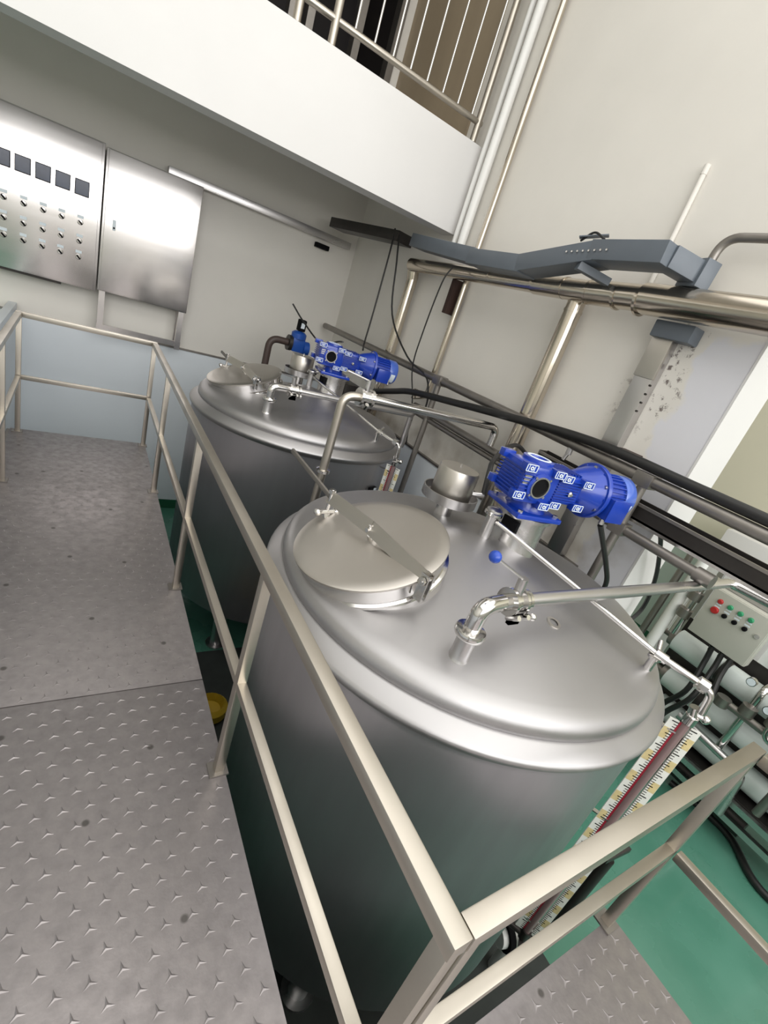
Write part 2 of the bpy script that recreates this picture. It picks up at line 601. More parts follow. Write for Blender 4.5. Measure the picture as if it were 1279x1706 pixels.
def rail_run(name, label, a, b, posts, top=0.868, mid=0.43, foot=True):
    """one welded guard-rail frame of square tube between plan points a and b"""
    t = thing(name, label, 'railing', ((a[0] + b[0]) / 2, (a[1] + b[1]) / 2, 0.0))
    obj('top_rail', MB().bar((a[0], a[1], top - 0.018), (b[0], b[1], top - 0.018), 0.036, 0.036, bev=0.003), 'rail', t)
    obj('middle_rail', MB().bar((a[0], a[1], mid - 0.015), (b[0], b[1], mid - 0.015), 0.03, 0.03, bev=0.003), 'rail', t)
    for x, y in posts:
        p = obj('post', MB().span((x - 0.016, y - 0.016, 0.0), (x + 0.016, y + 0.016, top - 0.034), bev=0.002), 'rail', t)
        if foot:
            obj('foot_plate', MB().span((x - 0.035, y - 0.03, 0.0), (x + 0.03, y + 0.03, 0.007)), 'dull', p)
    return t


rail_run('guard_rail', 'long square-tube guard rail between the walkway and the two tanks', (0.484, 0.139), (0.484, 4.12),
         [(0.484, 0.158), (0.484, 1.07), (0.484, 2.155), (0.484, 3.28)])
rail_run('guard_rail', 'short guard rail across the far end of the walkway', (-0.37, 4.16), (0.503, 4.16), [(-0.352, 4.16), (0.486, 4.16)])
rail_run('guard_rail', 'guard rail on the left side of the walkway by the blue partition', (-0.352, 1.2), (-0.352, 4.13),
         [(-0.352, 1.22), (-0.352, 2.25), (-0.352, 3.3)])
rail_run('guard_rail', 'nearest guard rail running across below the big tank to the green floor', (0.503, 0.155), (1.618, 0.155),
         [(0.522, 0.155), (1.60, 0.155)])
rail_run('guard_rail', 'guard rail coming towards the viewer above the bare green floor', (1.6, -1.15), (1.6, 0.135),
         [(1.6, -1.1)])


# ------------------------------------------------------------ mixing tanks
def make_tank(c, label, lid_off, lid_r, lid_n, arm, base=0.0):
    cx, cy = c
    t = thing('mixing_tank', label, 'tank', (cx, cy, FLOOR), 0, 'stainless mixing tanks')
    o = (cx, cy, 0)
    obj('jacket', MB().lathe([(0.0, -1.1), (0.5, -1.04), (0.80, -0.98), (0.858, -0.95), (0.868, -0.93), (0.870, 0.54), (0.874, 0.562)], o, 96), 'tank_side', t)
    obj('shoulder', MB().lathe([(0.862, 0.55), (0.878, 0.565), (0.890, 0.582), (0.894, 0.594), (0.892, 0.602), (0.884, 0.610),
                                (0.846, 0.640), (0.838, 0.644), (0.828, 0.642)], o, 96, cap=False), 'tank', t)
    obj('dome_head', MB().lathe([(0.83, 0.636), (0.836, 0.646), (0.838, 0.664), (0.833, 0.682), (0.820, 0.698), (0.798, 0.711), (0.77, 0.719),
                                 (0.72, 0.730), (0.60, 0.755), (0.46, 0.785), (0.30, 0.820), (0.15, 0.853), (0.06, 0.874), (0.0, 0.880)], o, 96, cap=False),
        'tank', t, ang=50)
    for k in range(4):
        a = R_(45 + 90 * k)
        x, y = cx + 0.68 * math.cos(a), cy + 0.68 * math.sin(a)
        lg = obj('leg', MB().cyl((x, y, FLOOR + base + 0.012), (x, y, -0.955), 0.05), 'steel', t)
        obj('foot_pad', MB().cyl((x, y, FLOOR + base), (x, y, FLOOR + base + 0.015), 0.085), 'steel', lg)
    # manhole: neck, lid, clamp arm
    n = Vector(lid_n).normalized()
    L = Vector((cx + lid_off[0], cy + lid_off[1], lid_off[2]))
    neck = obj('manhole_neck', MB().lathe([(lid_r - 0.008, -0.17), (lid_r - 0.008, -0.012), (lid_r - 0.014, -0.008)], L, 64, n, cap=False), 'polish', t)
    obj('weld_ring', MB().lathe([(lid_r - 0.008, -0.078), (lid_r + 0.004, -0.08), (lid_r + 0.002, -0.072), (lid_r - 0.008, -0.066)], L, 64, n, cap=False), 'polish', neck)
    lid = obj('manhole_lid', MB().lathe([(lid_r - 0.006, -0.012), (lid_r + 0.003, -0.008), (lid_r + 0.004, 0.0), (lid_r - 0.004, 0.004),
                                         (lid_r * .86, 0.0065), (lid_r * .6, 0.010), (lid_r * .3, 0.012), (0, 0.0125)], L, 64, n), 'lid', t)
    bolt = L + n * 0.0125
    hb = MB().cyl(bolt - n * 0.004, bolt + n * 0.055, 0.007, n=10).cyl(bolt + n * 0.0, bolt + n * 0.010, 0.016, n=12)
    hb.cyl(bolt + n * 0.034 + Vector((-.022, -.004, 0)), bolt + n * 0.034 + Vector((.022, .004, 0)), 0.009, n=8)
    obj('lid_bolt', hb, 'polish', lid)
    hg, sw, en = [Vector((cx + p[0], cy + p[1], p[2])) for p in arm]
    am = obj('clamp_arm', MB().bar(hg, bolt + n * 0.042, 0.007, 0.054, upv=(0.25, 0, 1)).bar(bolt + n * 0.042, sw, 0.007, 0.054, upv=(0.25, 0, 1)), 'lid', t)
    d = (sw - hg).normalized()
    obj('arm_handle', MB().bar(sw - d * 0.02, en, 0.012, 0.02, bev=0.003), 'dull', am)
    s = d.cross(Vector((0, 0, 1))).normalized()
    hp = MB()
    for sg in (-1, 1):
        hp.bar(hg + s * 0.012 * sg + Vector((0, 0, 0.025)), hg + s * 0.012 * sg - Vector((0, 0, 0.075)), 0.006, 0.034, upv=d)
    hp.cyl(hg - s * 0.032, hg + s * 0.032, 0.009, n=10)
    for sg in (-1, 1):
        hp.cyl(hg + s * 0.017 * sg, hg + s * 0.028 * sg, 0.016, n=6)
    obj('hinge_bracket', hp, 'polish', t)
    q = sw - d * 0.015
    sb = MB().cyl(q + Vector((0, 0, 0.035)), q - Vector((0, 0, 0.075)), 0.008, n=10)
    sb.cyl(q + Vector((0, 0, 0.018)), q + Vector((0, 0, 0.034)), 0.016, n=6)
    sb.cyl(q - s * 0.045 - Vector((0, 0, 0.065)), q + s * 0.045 - Vector((0, 0, 0.065)), 0.010, n=10)
    sb.ball(q - s * 0.045 - Vector((0, 0, 0.065)), 0.016).ball(q + s * 0.045 - Vector((0, 0, 0.065)), 0.016)
    sb.bar(q - Vector((0, 0, 0.075)), q - Vector((0, 0, 0.11)) - d * 0.03, 0.03, 0.012)
    obj('swing_bolt', sb, 'polish', t)
    # motor pedestal
    pc = (cx + 0.20, cy + 0.02, 0)
    pd = obj('motor_pedestal', MB().lathe([(0.116, 0.80), (0.112, 0.855), (0.110, 0.86), (0.110, 1.0), (0.125, 1.002), (0.125, 1.018), (0.0, 1.018)], pc, 40), 'steel', t)
    obj('coupling_window', MB().box((pc[0] - 0.106, pc[1] - 0.035, 0.955), (0.018, 0.09, 0.07), bev=0.004), 'black', pd)
    # centre vent stub and its cap
    v = (cx, cy + 0.015, 0)
    vs = obj('vent_stub', MB().lathe([(0.024, 0.86), (0.023, 0.985), (0.034, 0.99), (0.036, 1.0), (0.034, 1.012), (0.02, 1.02), (0, 1.022)], v, 20), 'steel', t)
    obj('clamp_ring', MB().lathe([(0.033, 0.984), (0.040, 0.988), (0.040, 1.0), (0.033, 1.004)], v, 20, cap=False), 'polish', vs)
    # small capped sampling nozzle near the rim
    w = (cx + 0.345, cy - 0.685, 0)
    sn = obj('sampling_nozzle', MB().lathe([(0.016, 0.70), (0.016, 0.77), (0.025, 0.772), (0.025, 0.782), (0.0, 0.784)], w, 16), 'polish', t)
    # bottom outlet
    bo = obj('bottom_outlet', MB().tube([(cx, cy, -1.07), (cx, cy, -1.22), (cx + 0.42, cy - 0.6, -1.22)], 0.035, 12, 0.08), 'steel', t)
    obj('outlet_valve', MB().cyl((cx + 0.40, cy - 0.58, -1.22), (cx + 0.46, cy - 0.66, -1.22), 0.06).cyl((cx + 0.43, cy - 0.62, -1.22), (cx + 0.43, cy - 0.62, -1.1), 0.018), 'dull', bo)
    return t


T1, T2 = (1.51, 1.245), (1.605, 3.68)
tank1 = make_tank(T1, 'large near stainless tank in front with flat clamp arm across its round lid', (-0.573, 0.013, 0.848), 0.286,
                  (-0.355, 0.045, 0.934), ((-0.537, -0.292, 0.882), (-0.652, 0.276, 0.895), (-0.715, 0.587, 0.956)), 0.012)
obj('ring_mark', MB().lathe([(0.017, 0.0), (0.028, 0.0), (0.028, 0.004), (0.017, 0.004)], (T1[0] + 0.0, T1[1] - 0.455, 0.7855), 24, (0, -0.2, 1), cap=False), 'lid', tank1)
tank2 = make_tank(T2, 'farther stainless tank by the back wall under the cabinets', (-0.505, 0.12, 0.848), 0.286,
                  (-0.337, -0.012, 0.941), ((-0.50, -0.19, 0.885), (-0.60, 0.37, 0.895), (-0.63, 0.45, 0.92)))


a = R_(-64)
npx = Vector((math.cos(a), math.sin(a), 0))
pp = Vector((T2[0], T2[1], 0.34)) + npx * 0.876
plate_rot = Matrix.Rotation(a, 3, 'Z')
nb = obj('sensor_box', MB().box(pp, (0.03, 0.09, 0.05), rot=plate_rot, bev=0.004), 'black', tank2)
obj('sensor_label', MB().box(pp + npx * 0.0155 + Vector((0.018, 0.009, 0)), (0.003, 0.035, 0.04), rot=plate_rot), 'label', nb)


# ------------------------------------------------------------ outlet pipes with ball valve
def outlet(c, label, length, lever, tail):
    cx, cy = c
    bx, by = cx - 0.48, cy - 0.49
    z = 0.925
    t = thing('outlet_pipe', label, 'pipe', (bx, by, 0.74), 0, 'pipes rising from the tank tops')
    r = 0.027
    obj('nozzle', MB().lathe([(0.042, 0.715), (0.034, 0.735), (0.0315, 0.745), (0.0315, 0.825)], (bx, by, 0), 24), 'steel', t)
    obj('clamp_flange', MB().lathe([(0.03, 0.817), (0.047, 0.819), (0.05, 0.826), (0.05, 0.836), (0.047, 0.843), (0.03, 0.845)], (bx, by, 0), 28), 'polish', t)
    obj('elbow', MB().tube([(bx, by, 0.84), (bx, by, z), (bx + 0.125, by + 0.015, z)], r, 18, 0.10, 10), 'polish', t)
    vx = bx + 0.125
    by2 = by + 0.015
    vb = MB().cyl((vx, by2, z), (vx + 0.012, by2, z), 0.046).cyl((vx + 0.012, by2, z), (vx + 0.048, by2, z), 0.036).cyl((vx + 0.048, by2, z), (vx + 0.06, by2, z), 0.046)
    for sg in (-1, 1):
        vb.bar((vx + 0.006, by2 - 0.03, z - 0.05), (vx + 0.054, by2 - 0.03, z - 0.05), 0.014, 0.03)
        vb.cyl((vx + 0.03 + sg * 0.022, by2 - 0.06, z - 0.02), (vx + 0.03 + sg * 0.022, by2 - 0.02, z - 0.05), 0.009, n=8)
    val = obj('valve_body', vb, 'polish', t)
    st = Vector((vx + 0.03, by2, z + 0.033))
    obj('valve_stem', MB().cyl(st, st + Vector((-0.005, 0, 0.055)), 0.016), 'steel', val)
    cl = MB().cyl((vx + 0.072, by2, z), (vx + 0.086, by2, z), 0.038)
    cl.cyl((vx + 0.079, by2 - 0.05, z - 0.025), (vx + 0.079, by2 - 0.02, z - 0.045), 0.008, n=8)
    cl.ball((vx + 0.079, by2 - 0.055, z - 0.025), 0.013, 10)
    obj('pipe_clamp', cl, 'polish', t)
    obj('run_pipe', MB().tube([(vx + 0.06, by2, z)] + [(vx + 0.06 + length, by2, z)] + tail(by2, z), 0.024, 16, 0.05), 'steel', t)
    top = st + Vector((-0.004, 0, 0.05))
    if lever:
        e = top + Vector((-0.175, 0.0, 0.085))
        h = obj('valve_lever', MB().cyl(top, e, 0.0045, n=8), 'steel', t)
        obj('lever_knob', MB().ball(e, 0.019), 'knob', h)['label'] = 'blue ball knob'
    else:
        obj('valve_lever', MB().bar(top, top + Vector((-0.12, -0.02, 0.02)), 0.014, 0.006), 'steel', t)
    return t


outlet(T1, 'pipe with blue ball lever valve on the near tank', 1.645, True,
       lambda y, z: [(2.90, 0.55, z + 0.004), (2.92, -0.6, z)])
outlet(T2, 'pipe with valve on top of the farther tank, running to the wall', 1.05, False,
       lambda y, z: [(2.39, y + 0.05, z), (2.39, y + 0.05, 0.62)])
# transfer pipe standing between the tanks
t = thing('transfer_pipe', 'tall pipe rising between the two tanks and turning to the wall rack', 'pipe', (1.21, 2.3, FLOOR))
obj('riser', MB().tube([(1.212, 2.3, FLOOR + 0.012), (1.212, 2.3, 1.145), (1.34, 2.3, 1.157)], 0.025, 16, 0.10, 8), 'rail', t)
obj('clamp_flange', MB().lathe([(0.025, 0.68), (0.042, 0.684), (0.042, 0.70), (0.025, 0.704)], (1.212, 2.3, 0), 24), 'polish', t)
vb = MB().cyl((1.30, 2.3, 1.157), (1.316, 2.3, 1.157), 0.05).cyl((1.316, 2.3, 1.157), (1.37, 2.3, 1.157), 0.04).cyl((1.37, 2.3, 1.157), (1.386, 2.3, 1.157), 0.05)
vb.cyl((1.34, 2.27, 1.105), (1.34, 2.25, 1.13), 0.012)
v = obj('valve_body', vb, 'polish', t)
obj('valve_lever', MB().cyl((1.343, 2.3, 1.19), (1.343, 2.3, 1.255), 0.015).cyl((1.343, 2.3, 1.25), (1.20, 2.31, 1.275), 0.006, n=8), 'steel', v)
obj('run_pipe', MB().tube([(1.386, 2.3, 1.157), (2.42, 2.3, 1.15), (2.42, 2.3, 1.02)], 0.026, 16, 0.07, 8), 'polish', t)


# ------------------------------------------------------------ overflow pipes and level gauges
def overflow(c, label):
    cx, cy = c
    t = thing('overflow_pipe', label, 'pipe', (cx + 0.02, cy - 0.02, 0.86), 0, 'thin pipes from vent to gauge')
    a = (cx + 0.012, cy - 0.006, 0.965)
    b = Vector((cx + 0.352, cy - 0.685, 0.79))
    e = Vector((cx + 0.445, cy - 0.868, 0.765))
    obj('long_tube', MB().cyl(a, b, 0.0105, n=14), 'polish', t)
    obj('tee', MB().cyl(b - (b - Vector(a)).normalized() * 0.01, b + (e - b).normalized() * 0.035, 0.019, n=14).cyl(b, b - Vector((0, 0, 0.06)), 0.013, n=12)
        .cyl(b + Vector((0.0, 0, 0)), b + Vector((0.05, 0.03, 0.03)), 0.009, n=10), 'polish', t)
    obj('end_tube', MB().tube([b, e, e + Vector((0.01, -0.01, -0.10))], 0.0135, 14, 0.035), 'polish', t)
    obj('union_nut', MB().cyl(e - (e - b).normalized() * 0.055, e - (e - b).normalized() * 0.02, 0.026, n=8), 'polish', t)
    return t


overflow(T1, 'thin bright pipe crossing the near tank top to its level gauge')
overflow(T2, 'thin bright pipe crossing the farther tank top to its level gauge')


def gauge(c, label, H0=-0.86, H1=0.585):
    cx, cy = c
    gx, gy = cx + 0.465, cy - 0.86
    d = Vector((0.60, -0.80, 0))
    nrm = Vector((0.80, 0.60, 0))
    t = thing('level_gauge', label, 'gauge', (gx, gy, H0), 0, 'level gauges beside the tanks')
    for k, sg in enumerate((-1, 1)):
        p = Vector((gx, gy, 0)) + d * 0.040 * sg
        top = H1 - 0.004 * k
        st = obj('scale_strip', MB().bar(p + Vector((0, 0, H0)), p + Vector((0, 0, top)), 0.006, 0.036, upv=d), 'scale_white', t)
        tk, yb = MB(), MB()
        z, i = top - 0.008, 0
        fp = p - nrm * 0.0031
        inner = -sg
        while z > H0 + 0.01:
            ln = 0.024 if i % 10 == 0 else (0.019 if i % 5 == 0 else 0.013)
            q = fp - nrm * 0.0006 + d * inner * (0.018 - ln / 2)
            tk.bar(q - d * ln / 2 + Vector((0, 0, z)), q + d * ln / 2 + Vector((0, 0, z)), 0.0012, 0.0026 if i % 5 else 0.004)
            if i % 10 == 5:
                q2 = fp - d * inner * 0.004
                yb.bar(q2 + Vector((0, 0, z - 0.028)), q2 + Vector((0, 0, z + 0.026)), 0.0008, 0.026, upv=d)
            z -= 0.0125
            i += 1
        obj('tick_marks', tk, 'black', st)['kind'] = 'stuff'
        obj('yellow_number_fields', yb, 'scale_yellow', st)['kind'] = 'stuff'
    pc = Vector((gx, gy, 0))
    obj('sight_tube', MB().cyl(pc + Vector((0, 0, H0)), pc + Vector((0, 0, H1 + 0.02)), 0.016, n=14), 'tube_glass', t)
    rl = MB()
    p = pc - d * 0.0185 - nrm * 0.002
    rl.bar(p + Vector((0, 0, H0)), p + Vector((0, 0, H1)), 0.004, 0.008, upv=d)
    obj('red_line', rl, 'scale_red', t)
    tv = MB().cyl(pc + Vector((0, 0, H1 + 0.01)), pc + Vector((0, 0, H1 + 0.045)), 0.024, n=14).cyl(pc + Vector((0, 0, H1 + 0.04)), pc + Vector((-0.01, 0.01, H1 + 0.085)), 0.017, n=14)
    tv.cyl(pc + Vector((0, 0, H1 + 0.055)) - d * 0.02, pc + Vector((0, 0, H1 + 0.055)) + d * 0.035, 0.012, n=12)
    tv.ball(pc + Vector((0, 0, H1 + 0.055)) + d * 0.04, 0.018, 12)
    obj('top_valve', tv, 'polish', t)
    bv = MB().cyl(pc + Vector((0, 0, H0 - 0.05)), pc + Vector((0, 0, H0 + 0.01)), 0.024, n=14).cyl(pc + Vector((0, 0, H0 - 0.03)), Vector((cx + 0.465 * .88, cy - 0.86 * .88, H0 - 0.03)), 0.016)
    bv.bar(pc + Vector((0, 0, H0 - 0.03)) + d * 0.02, pc + Vector((0, 0, H0 - 0.03)) + d * 0.09, 0.012, 0.02)
    bv.bar(pc + Vector((-0.045, -0.03, H0 - 0.06)), pc + Vector((0.045, 0.03, H0 - 0.06)), 0.018, 0.018)
    obj('bottom_valve', bv, 'dark_steel', t)
    bk = MB()
    for z in (H1 - 0.05, 0.0, H0 + 0.08):
        bk.bar(pc + Vector((0, 0, z)), Vector((cx + 0.465 * .885, cy - 0.86 * .885, z)), 0.02, 0.006)
    obj('bracket', bk, 'steel', t)
    return t


gauge(T1, 'red and yellow level scale standing against the near tank')
gauge(T2, 'small looking level scale against the farther tank')


# ------------------------------------------------------------ inspection lamps on the tank tops
def lamp(c, label, cup=True):
    x, y = c[0] + 0.028, c[1] + 0.337
    t = thing('inspection_lamp', label, 'lamp', (x, y, 0.80), 0, 'round lamps on the tank tops')
    obj('neck', MB().lathe([(0.046, 0.775), (0.042, 0.81), (0.040, 0.90)], (x, y, 0), 28), 'polish', t)
    cu = obj('holder_ring', MB().lathe([(0.05, 0.885), (0.125, 0.895), (0.138, 0.90), (0.138, 0.945), (0.133, 0.945), (0.132, 0.905), (0.05, 0.897)], (x, y, 0), 40, cap=False), 'steel', t)
    hz = 1.055
    h = obj('housing', MB().lathe([(0.06, 0.895), (0.097, 0.90), (0.1, 0.91), (0.1, hz), (0.094, hz + 0.012), (0.0, hz + 0.018)], (x, y, 0), 40), 'lid', t)
    obj('cover_screw', MB().cyl((x, y, hz + 0.015), (x, y, hz + 0.03), 0.006, n=8), 'polish', h)
    g = Vector((x + 0.085, y - 0.055, 0.96))
    obj('cable_gland', MB().cyl(g, g + Vector((0.05, -0.03, 0.012)), 0.014, n=10), 'steel', h)
    return t


lamp(T1, 'round steel lamp housing in a ring holder on the near tank')
lamp(T2, 'round steel lamp housing on the farther tank before the blue valve')


# ------------------------------------------------------------ blue gear motors
def make_motor(c):
    loc = (c[0] + 0.20, c[1] + 0.02, 1.018)
    t = thing('gear_motor', 'big bright blue gear motor on the near tank, before the window-lit wall', 'motor', loc, R_(-9), 'blue gear motors')
    ZA = 0.150
    k = dict(local=True)
    mp = MB().box((-0.02, 0, 0.012), (0.25, 0.24, 0.022), bev=0.006)
    fl = obj('mounting_flange', mp, 'blue', t, **k)
    for sx in (-1, 1):
        for sy in (-1, 1):
            obj('bolt', MB().cyl((-0.02 + sx * 0.1, sy * 0.095, 0.02), (-0.02 + sx * 0.1, sy * 0.095, 0.034), 0.011, n=6), 'steel', fl, **k)
    obj('neck', MB().lathe([(0.095, 0.02), (0.082, 0.035), (0.08, 0.07)], (-0.02, 0, 0), 32), 'blue', t, **k)
    # gear housing
    hb = MB().box((-0.09, -0.02, ZA), (0.20, 0.16, 0.165), bev=0.02)
    hb.box((0.075, 0, ZA), (0.20, 0.165, 0.135), bev=0.018)
    hb.lathe([(0.07, 0.17), (0.085, 0.2), (0.11, 0.27), (0.118, 0.288)], (0, 0, ZA), 32, (1, 0, 0))
    hs = obj('gear_housing', hb, 'blue', t, **k)
    fins = MB()
    for i in range(9):
        z = ZA - 0.06 + i * 0.015
        for sy in (-1, 1):
            if i > 1:
                fins.box((-0.165, -0.02 + sy * 0.08, z), (0.06, 0.016, 0.005))
            fins.box((0.085, sy * 0.084, z * 0.8 + ZA * 0.2), (0.13, 0.016, 0.005))
        fins.box((-0.192, -0.02, z), (0.012, 0.12, 0.005))
    for i in range(8):
        fins.box((0.02 + i * 0.018, 0, ZA + 0.068), (0.005, 0.14, 0.014))
    obj('cooling_fins', fins, 'blue', hs, **k)['kind'] = 'stuff'
    # round cover pads with open bores, front, back and top
    for ax, pc in (((0, -1, 0), (-0.095, -0.097, ZA)), ((0, 1, 0), (-0.095, 0.057, ZA))):
        br = obj('bore_cover', MB().lathe([(0.062, 0.0), (0.06, 0.014), (0.048, 0.016), (0.046, 0.02), (0.041, 0.02), (0.04, 0.004)], pc, 36, ax, cap=False), 'blue', t, **k)
        obj('bore_rim', MB().lathe([(0.040, 0.012), (0.041, 0.0215), (0.0475, 0.0215), (0.0475, 0.012)], pc, 36, ax, cap=False), 'steel', br, **k)['label'] = 'worn silver rim'
        obj('bore_hole', MB().lathe([(0.0405, 0.0), (0.0405, 0.013), (0.0, 0.013)], pc, 36, ax), 'black', br, **k)
        for j in range(4):
            a = R_(45 + 90 * j)
            p = Vector(pc) + Vector((0.054 * math.cos(a), 0, 0.054 * math.sin(a))) + Vector(ax) * 0.008
            obj('cover_bolt', MB().cyl(p, p + Vector(ax) * 0.012, 0.006, n=8), 'steel', br, **k)
    tr = obj('top_cover', MB().lathe([(0.07, 0.0), (0.068, 0.016), (0.05, 0.02), (0.036, 0.018), (0.034, 0.012), (0.0, 0.012)], (-0.06, 0.0, ZA + 0.078), 32), 'blue', t, **k)
    obj('worn_rim', MB().lathe([(0.040, 0.015), (0.045, 0.0215), (0.053, 0.0205), (0.058, 0.014)], (-0.06, 0.0, ZA + 0.078), 32, cap=False), 'label', tr, **k)
    # bolt pads with silver worn outlines
    pads = [(-0.18, 0.075), (-0.185, -0.045), (-0.02, 0.070), (0.042, 0.058), (0.17, 0.050), (-0.03, -0.078), (0.035, -0.068), (0.17, -0.062)]
    for sy in (-1, 1):
        for (x, z) in pads:
            yy = (0.100 if x < 0 else 0.09) if sy > 0 else (-0.100 if x < 0 else -0.09)
            if sy > 0 and x < 0:
                yy = 0.06
            p = obj('bolt_pad', MB().box((x, yy, ZA + z), (0.060, 0.034, 0.032), bev=0.002), 'blue', t, **k)
            f = MB()
            ys = yy + sy * 0.0178
            for (ux, uz, lx, lz) in ((0, 0.0142, 0.058, 0.003), (0, -0.0142, 0.058, 0.003), (0.0275, 0, 0.003, 0.031), (-0.0275, 0, 0.003, 0.031), (0.012, 0, 0.0025, 0.029), (-0.016, 0, 0.0025, 0.029)):
                f.box((x + ux, ys, ZA + z + uz), (lx, 0.002, lz))
            f.lathe([(0.004, 0), (0.0085, 0), (0.0085, 0.002), (0.004, 0.002)], (x - 0.002, ys - 0.001, ZA + z), 10, (0, sy, 0), cap=False)
            obj('worn_outline', f, 'label', p, **k)
    obj('rating_plate', MB().box((-0.165, -0.1015, ZA + 0.02), (0.034, 0.004, 0.042)), 'steel', t, **k)
    obj('oil_plug', MB().lathe([(0.013, 0), (0.013, 0.012), (0.008, 0.018), (0, 0.019)], (0.105, -0.083, ZA - 0.01), 12, (0, -1, 0)), 'polish', t, **k)
    # motor flange, body, terminal box, fan cover
    mf = obj('motor_flange', MB().lathe([(0.06, 0.284), (0.127, 0.286), (0.13, 0.29), (0.13, 0.306), (0.126, 0.309), (0.09, 0.312)], (0, 0, ZA), 48, (1, 0, 0)), 'blue', t, **k)
    for j in range(6):
        a = R_(30 + 60 * j)
        p = Vector((0.274, 0.111 * math.cos(a), ZA + 0.111 * math.sin(a)))
        obj('flange_bolt', MB().cyl(p, p + Vector((0.014, 0, 0)), 0.0095, n=8), 'steel', mf, **k)
    ribs = MB()
    for j in range(6):
        a = R_(60 * j)
        ribs.bar((0.275, 0.06 * math.cos(a), ZA + 0.06 * math.sin(a)), (0.286, 0.12 * math.cos(a), ZA + 0.12 * math.sin(a)), 0.008, 0.012)
    obj('flange_ribs', ribs, 'blue', mf, **k)['kind'] = 'stuff'
    mbd = obj('motor_body', MB().lathe([(0.086, 0.306), (0.088, 0.32), (0.088, 0.47)], (0, 0, ZA), 40, (1, 0, 0)), 'blue', t, **k)
    mr = MB()
    for j in range(28):
        a = 2 * PI * j / 28
        r = 0.092
        mr.box((0.385, r * math.cos(a), ZA + r * math.sin(a)), (0.13, 0.012, 0.005), rot=Matrix.Rotation(a, 3, 'X'))
    obj('body_fins', mr, 'blue', mbd, **k)['kind'] = 'stuff'
    tb = obj('terminal_box', MB().box((0.378, -0.105, ZA - 0.035), (0.105, 0.065, 0.105), bev=0.008), 'blue', t, **k)
    obj('box_lid', MB().box((0.378, -0.141, ZA - 0.035), (0.11, 0.008, 0.11), bev=0.003), 'blue', tb, **k)
    obj('cable_gland', MB().cyl((0.35, -0.11, ZA - 0.088), (0.35, -0.11, ZA - 0.115), 0.013, n=10), 'steel', tb, **k)
    fc = obj('fan_cover', MB().lathe([(0.098, 0.445), (0.1, 0.45), (0.1, 0.51), (0.092, 0.522), (0.07, 0.527), (0, 0.527)], (0, 0, ZA), 40, (1, 0, 0)), 'blue2', t, **k)
    a0 = R_(200)
    lab = MB()
    vs, fs = [], []
    for i in range(7):
        a = R_(183 + i * 8)
        for x in (0.462, 0.502):
            vs.append((x, 0.1008 * math.cos(a), ZA + 0.1008 * math.sin(a)))
    for i in range(6):
        fs.append((2 * i, 2 * i + 1, 2 * i + 3, 2 * i + 2))
    lab.add(vs, fs)
    obj('rating_label', lab, 'label', fc, **k)
    obj('eye_bolt', MB().cyl((0.45, -0.095, ZA - 0.07), (0.45, -0.115, ZA - 0.1), 0.01, n=8), 'steel', t, **k)
    return t


motor1 = make_motor(T1)
motor2 = dup(motor1, (T2[0] + 0.20, T2[1] + 0.02, 1.018), 'smaller looking blue gear motor on the farther tank, near the corner')

# ------------------------------------------------------------ blue actuator valve with brown hose behind the farther tank
t = thing('actuator_valve', 'blue actuated valve on a curved brown pipe by the back wall', 'valve', (1.56, 4.75, FLOOR))
obj('brown_pipe', MB().tube([(1.55, 4.75, FLOOR), (1.55, 4.75, 1.06), (1.74, 4.75, 1.06)], 0.034, 14, 0.13, 8), 'brown', t)
obj('pipe_flange', MB().cyl((1.73, 4.75, 1.06), (1.765, 4.75, 1.06), 0.075, n=20), 'dark_steel', t)
obj('valve_body', MB().box((1.83, 4.75, 1.06), (0.13, 0.11, 0.14), bev=0.02).lathe([(0.075, 0), (0.075, 0.05), (0.05, 0.07), (0.0, 0.075)], (1.83, 4.75, 1.12), 20), 'valve_blue', t)
obj('side_cap', MB().cyl((1.89, 4.75, 1.04), (1.95, 4.75, 1.04), 0.07, n=20), 'valve_blue', t)
ind = obj('top_indicator', MB().box((1.835, 4.75, 1.25), (0.075, 0.07, 0.11), bev=0.01), 'black', t)
obj('indicator_window', MB().box((1.835, 4.712, 1.25), (0.036, 0.008, 0.05)), 'label', ind)
single('junction_block', MB().box((1.98, 4.55, 0.98), (0.14, 0.08, 0.16), bev=0.01).cyl((1.98, 4.55, FLOOR), (1.98, 4.55, 0.9), 0.02), 'pvc',
       'small white block on a stand behind the farther tank', 'block')

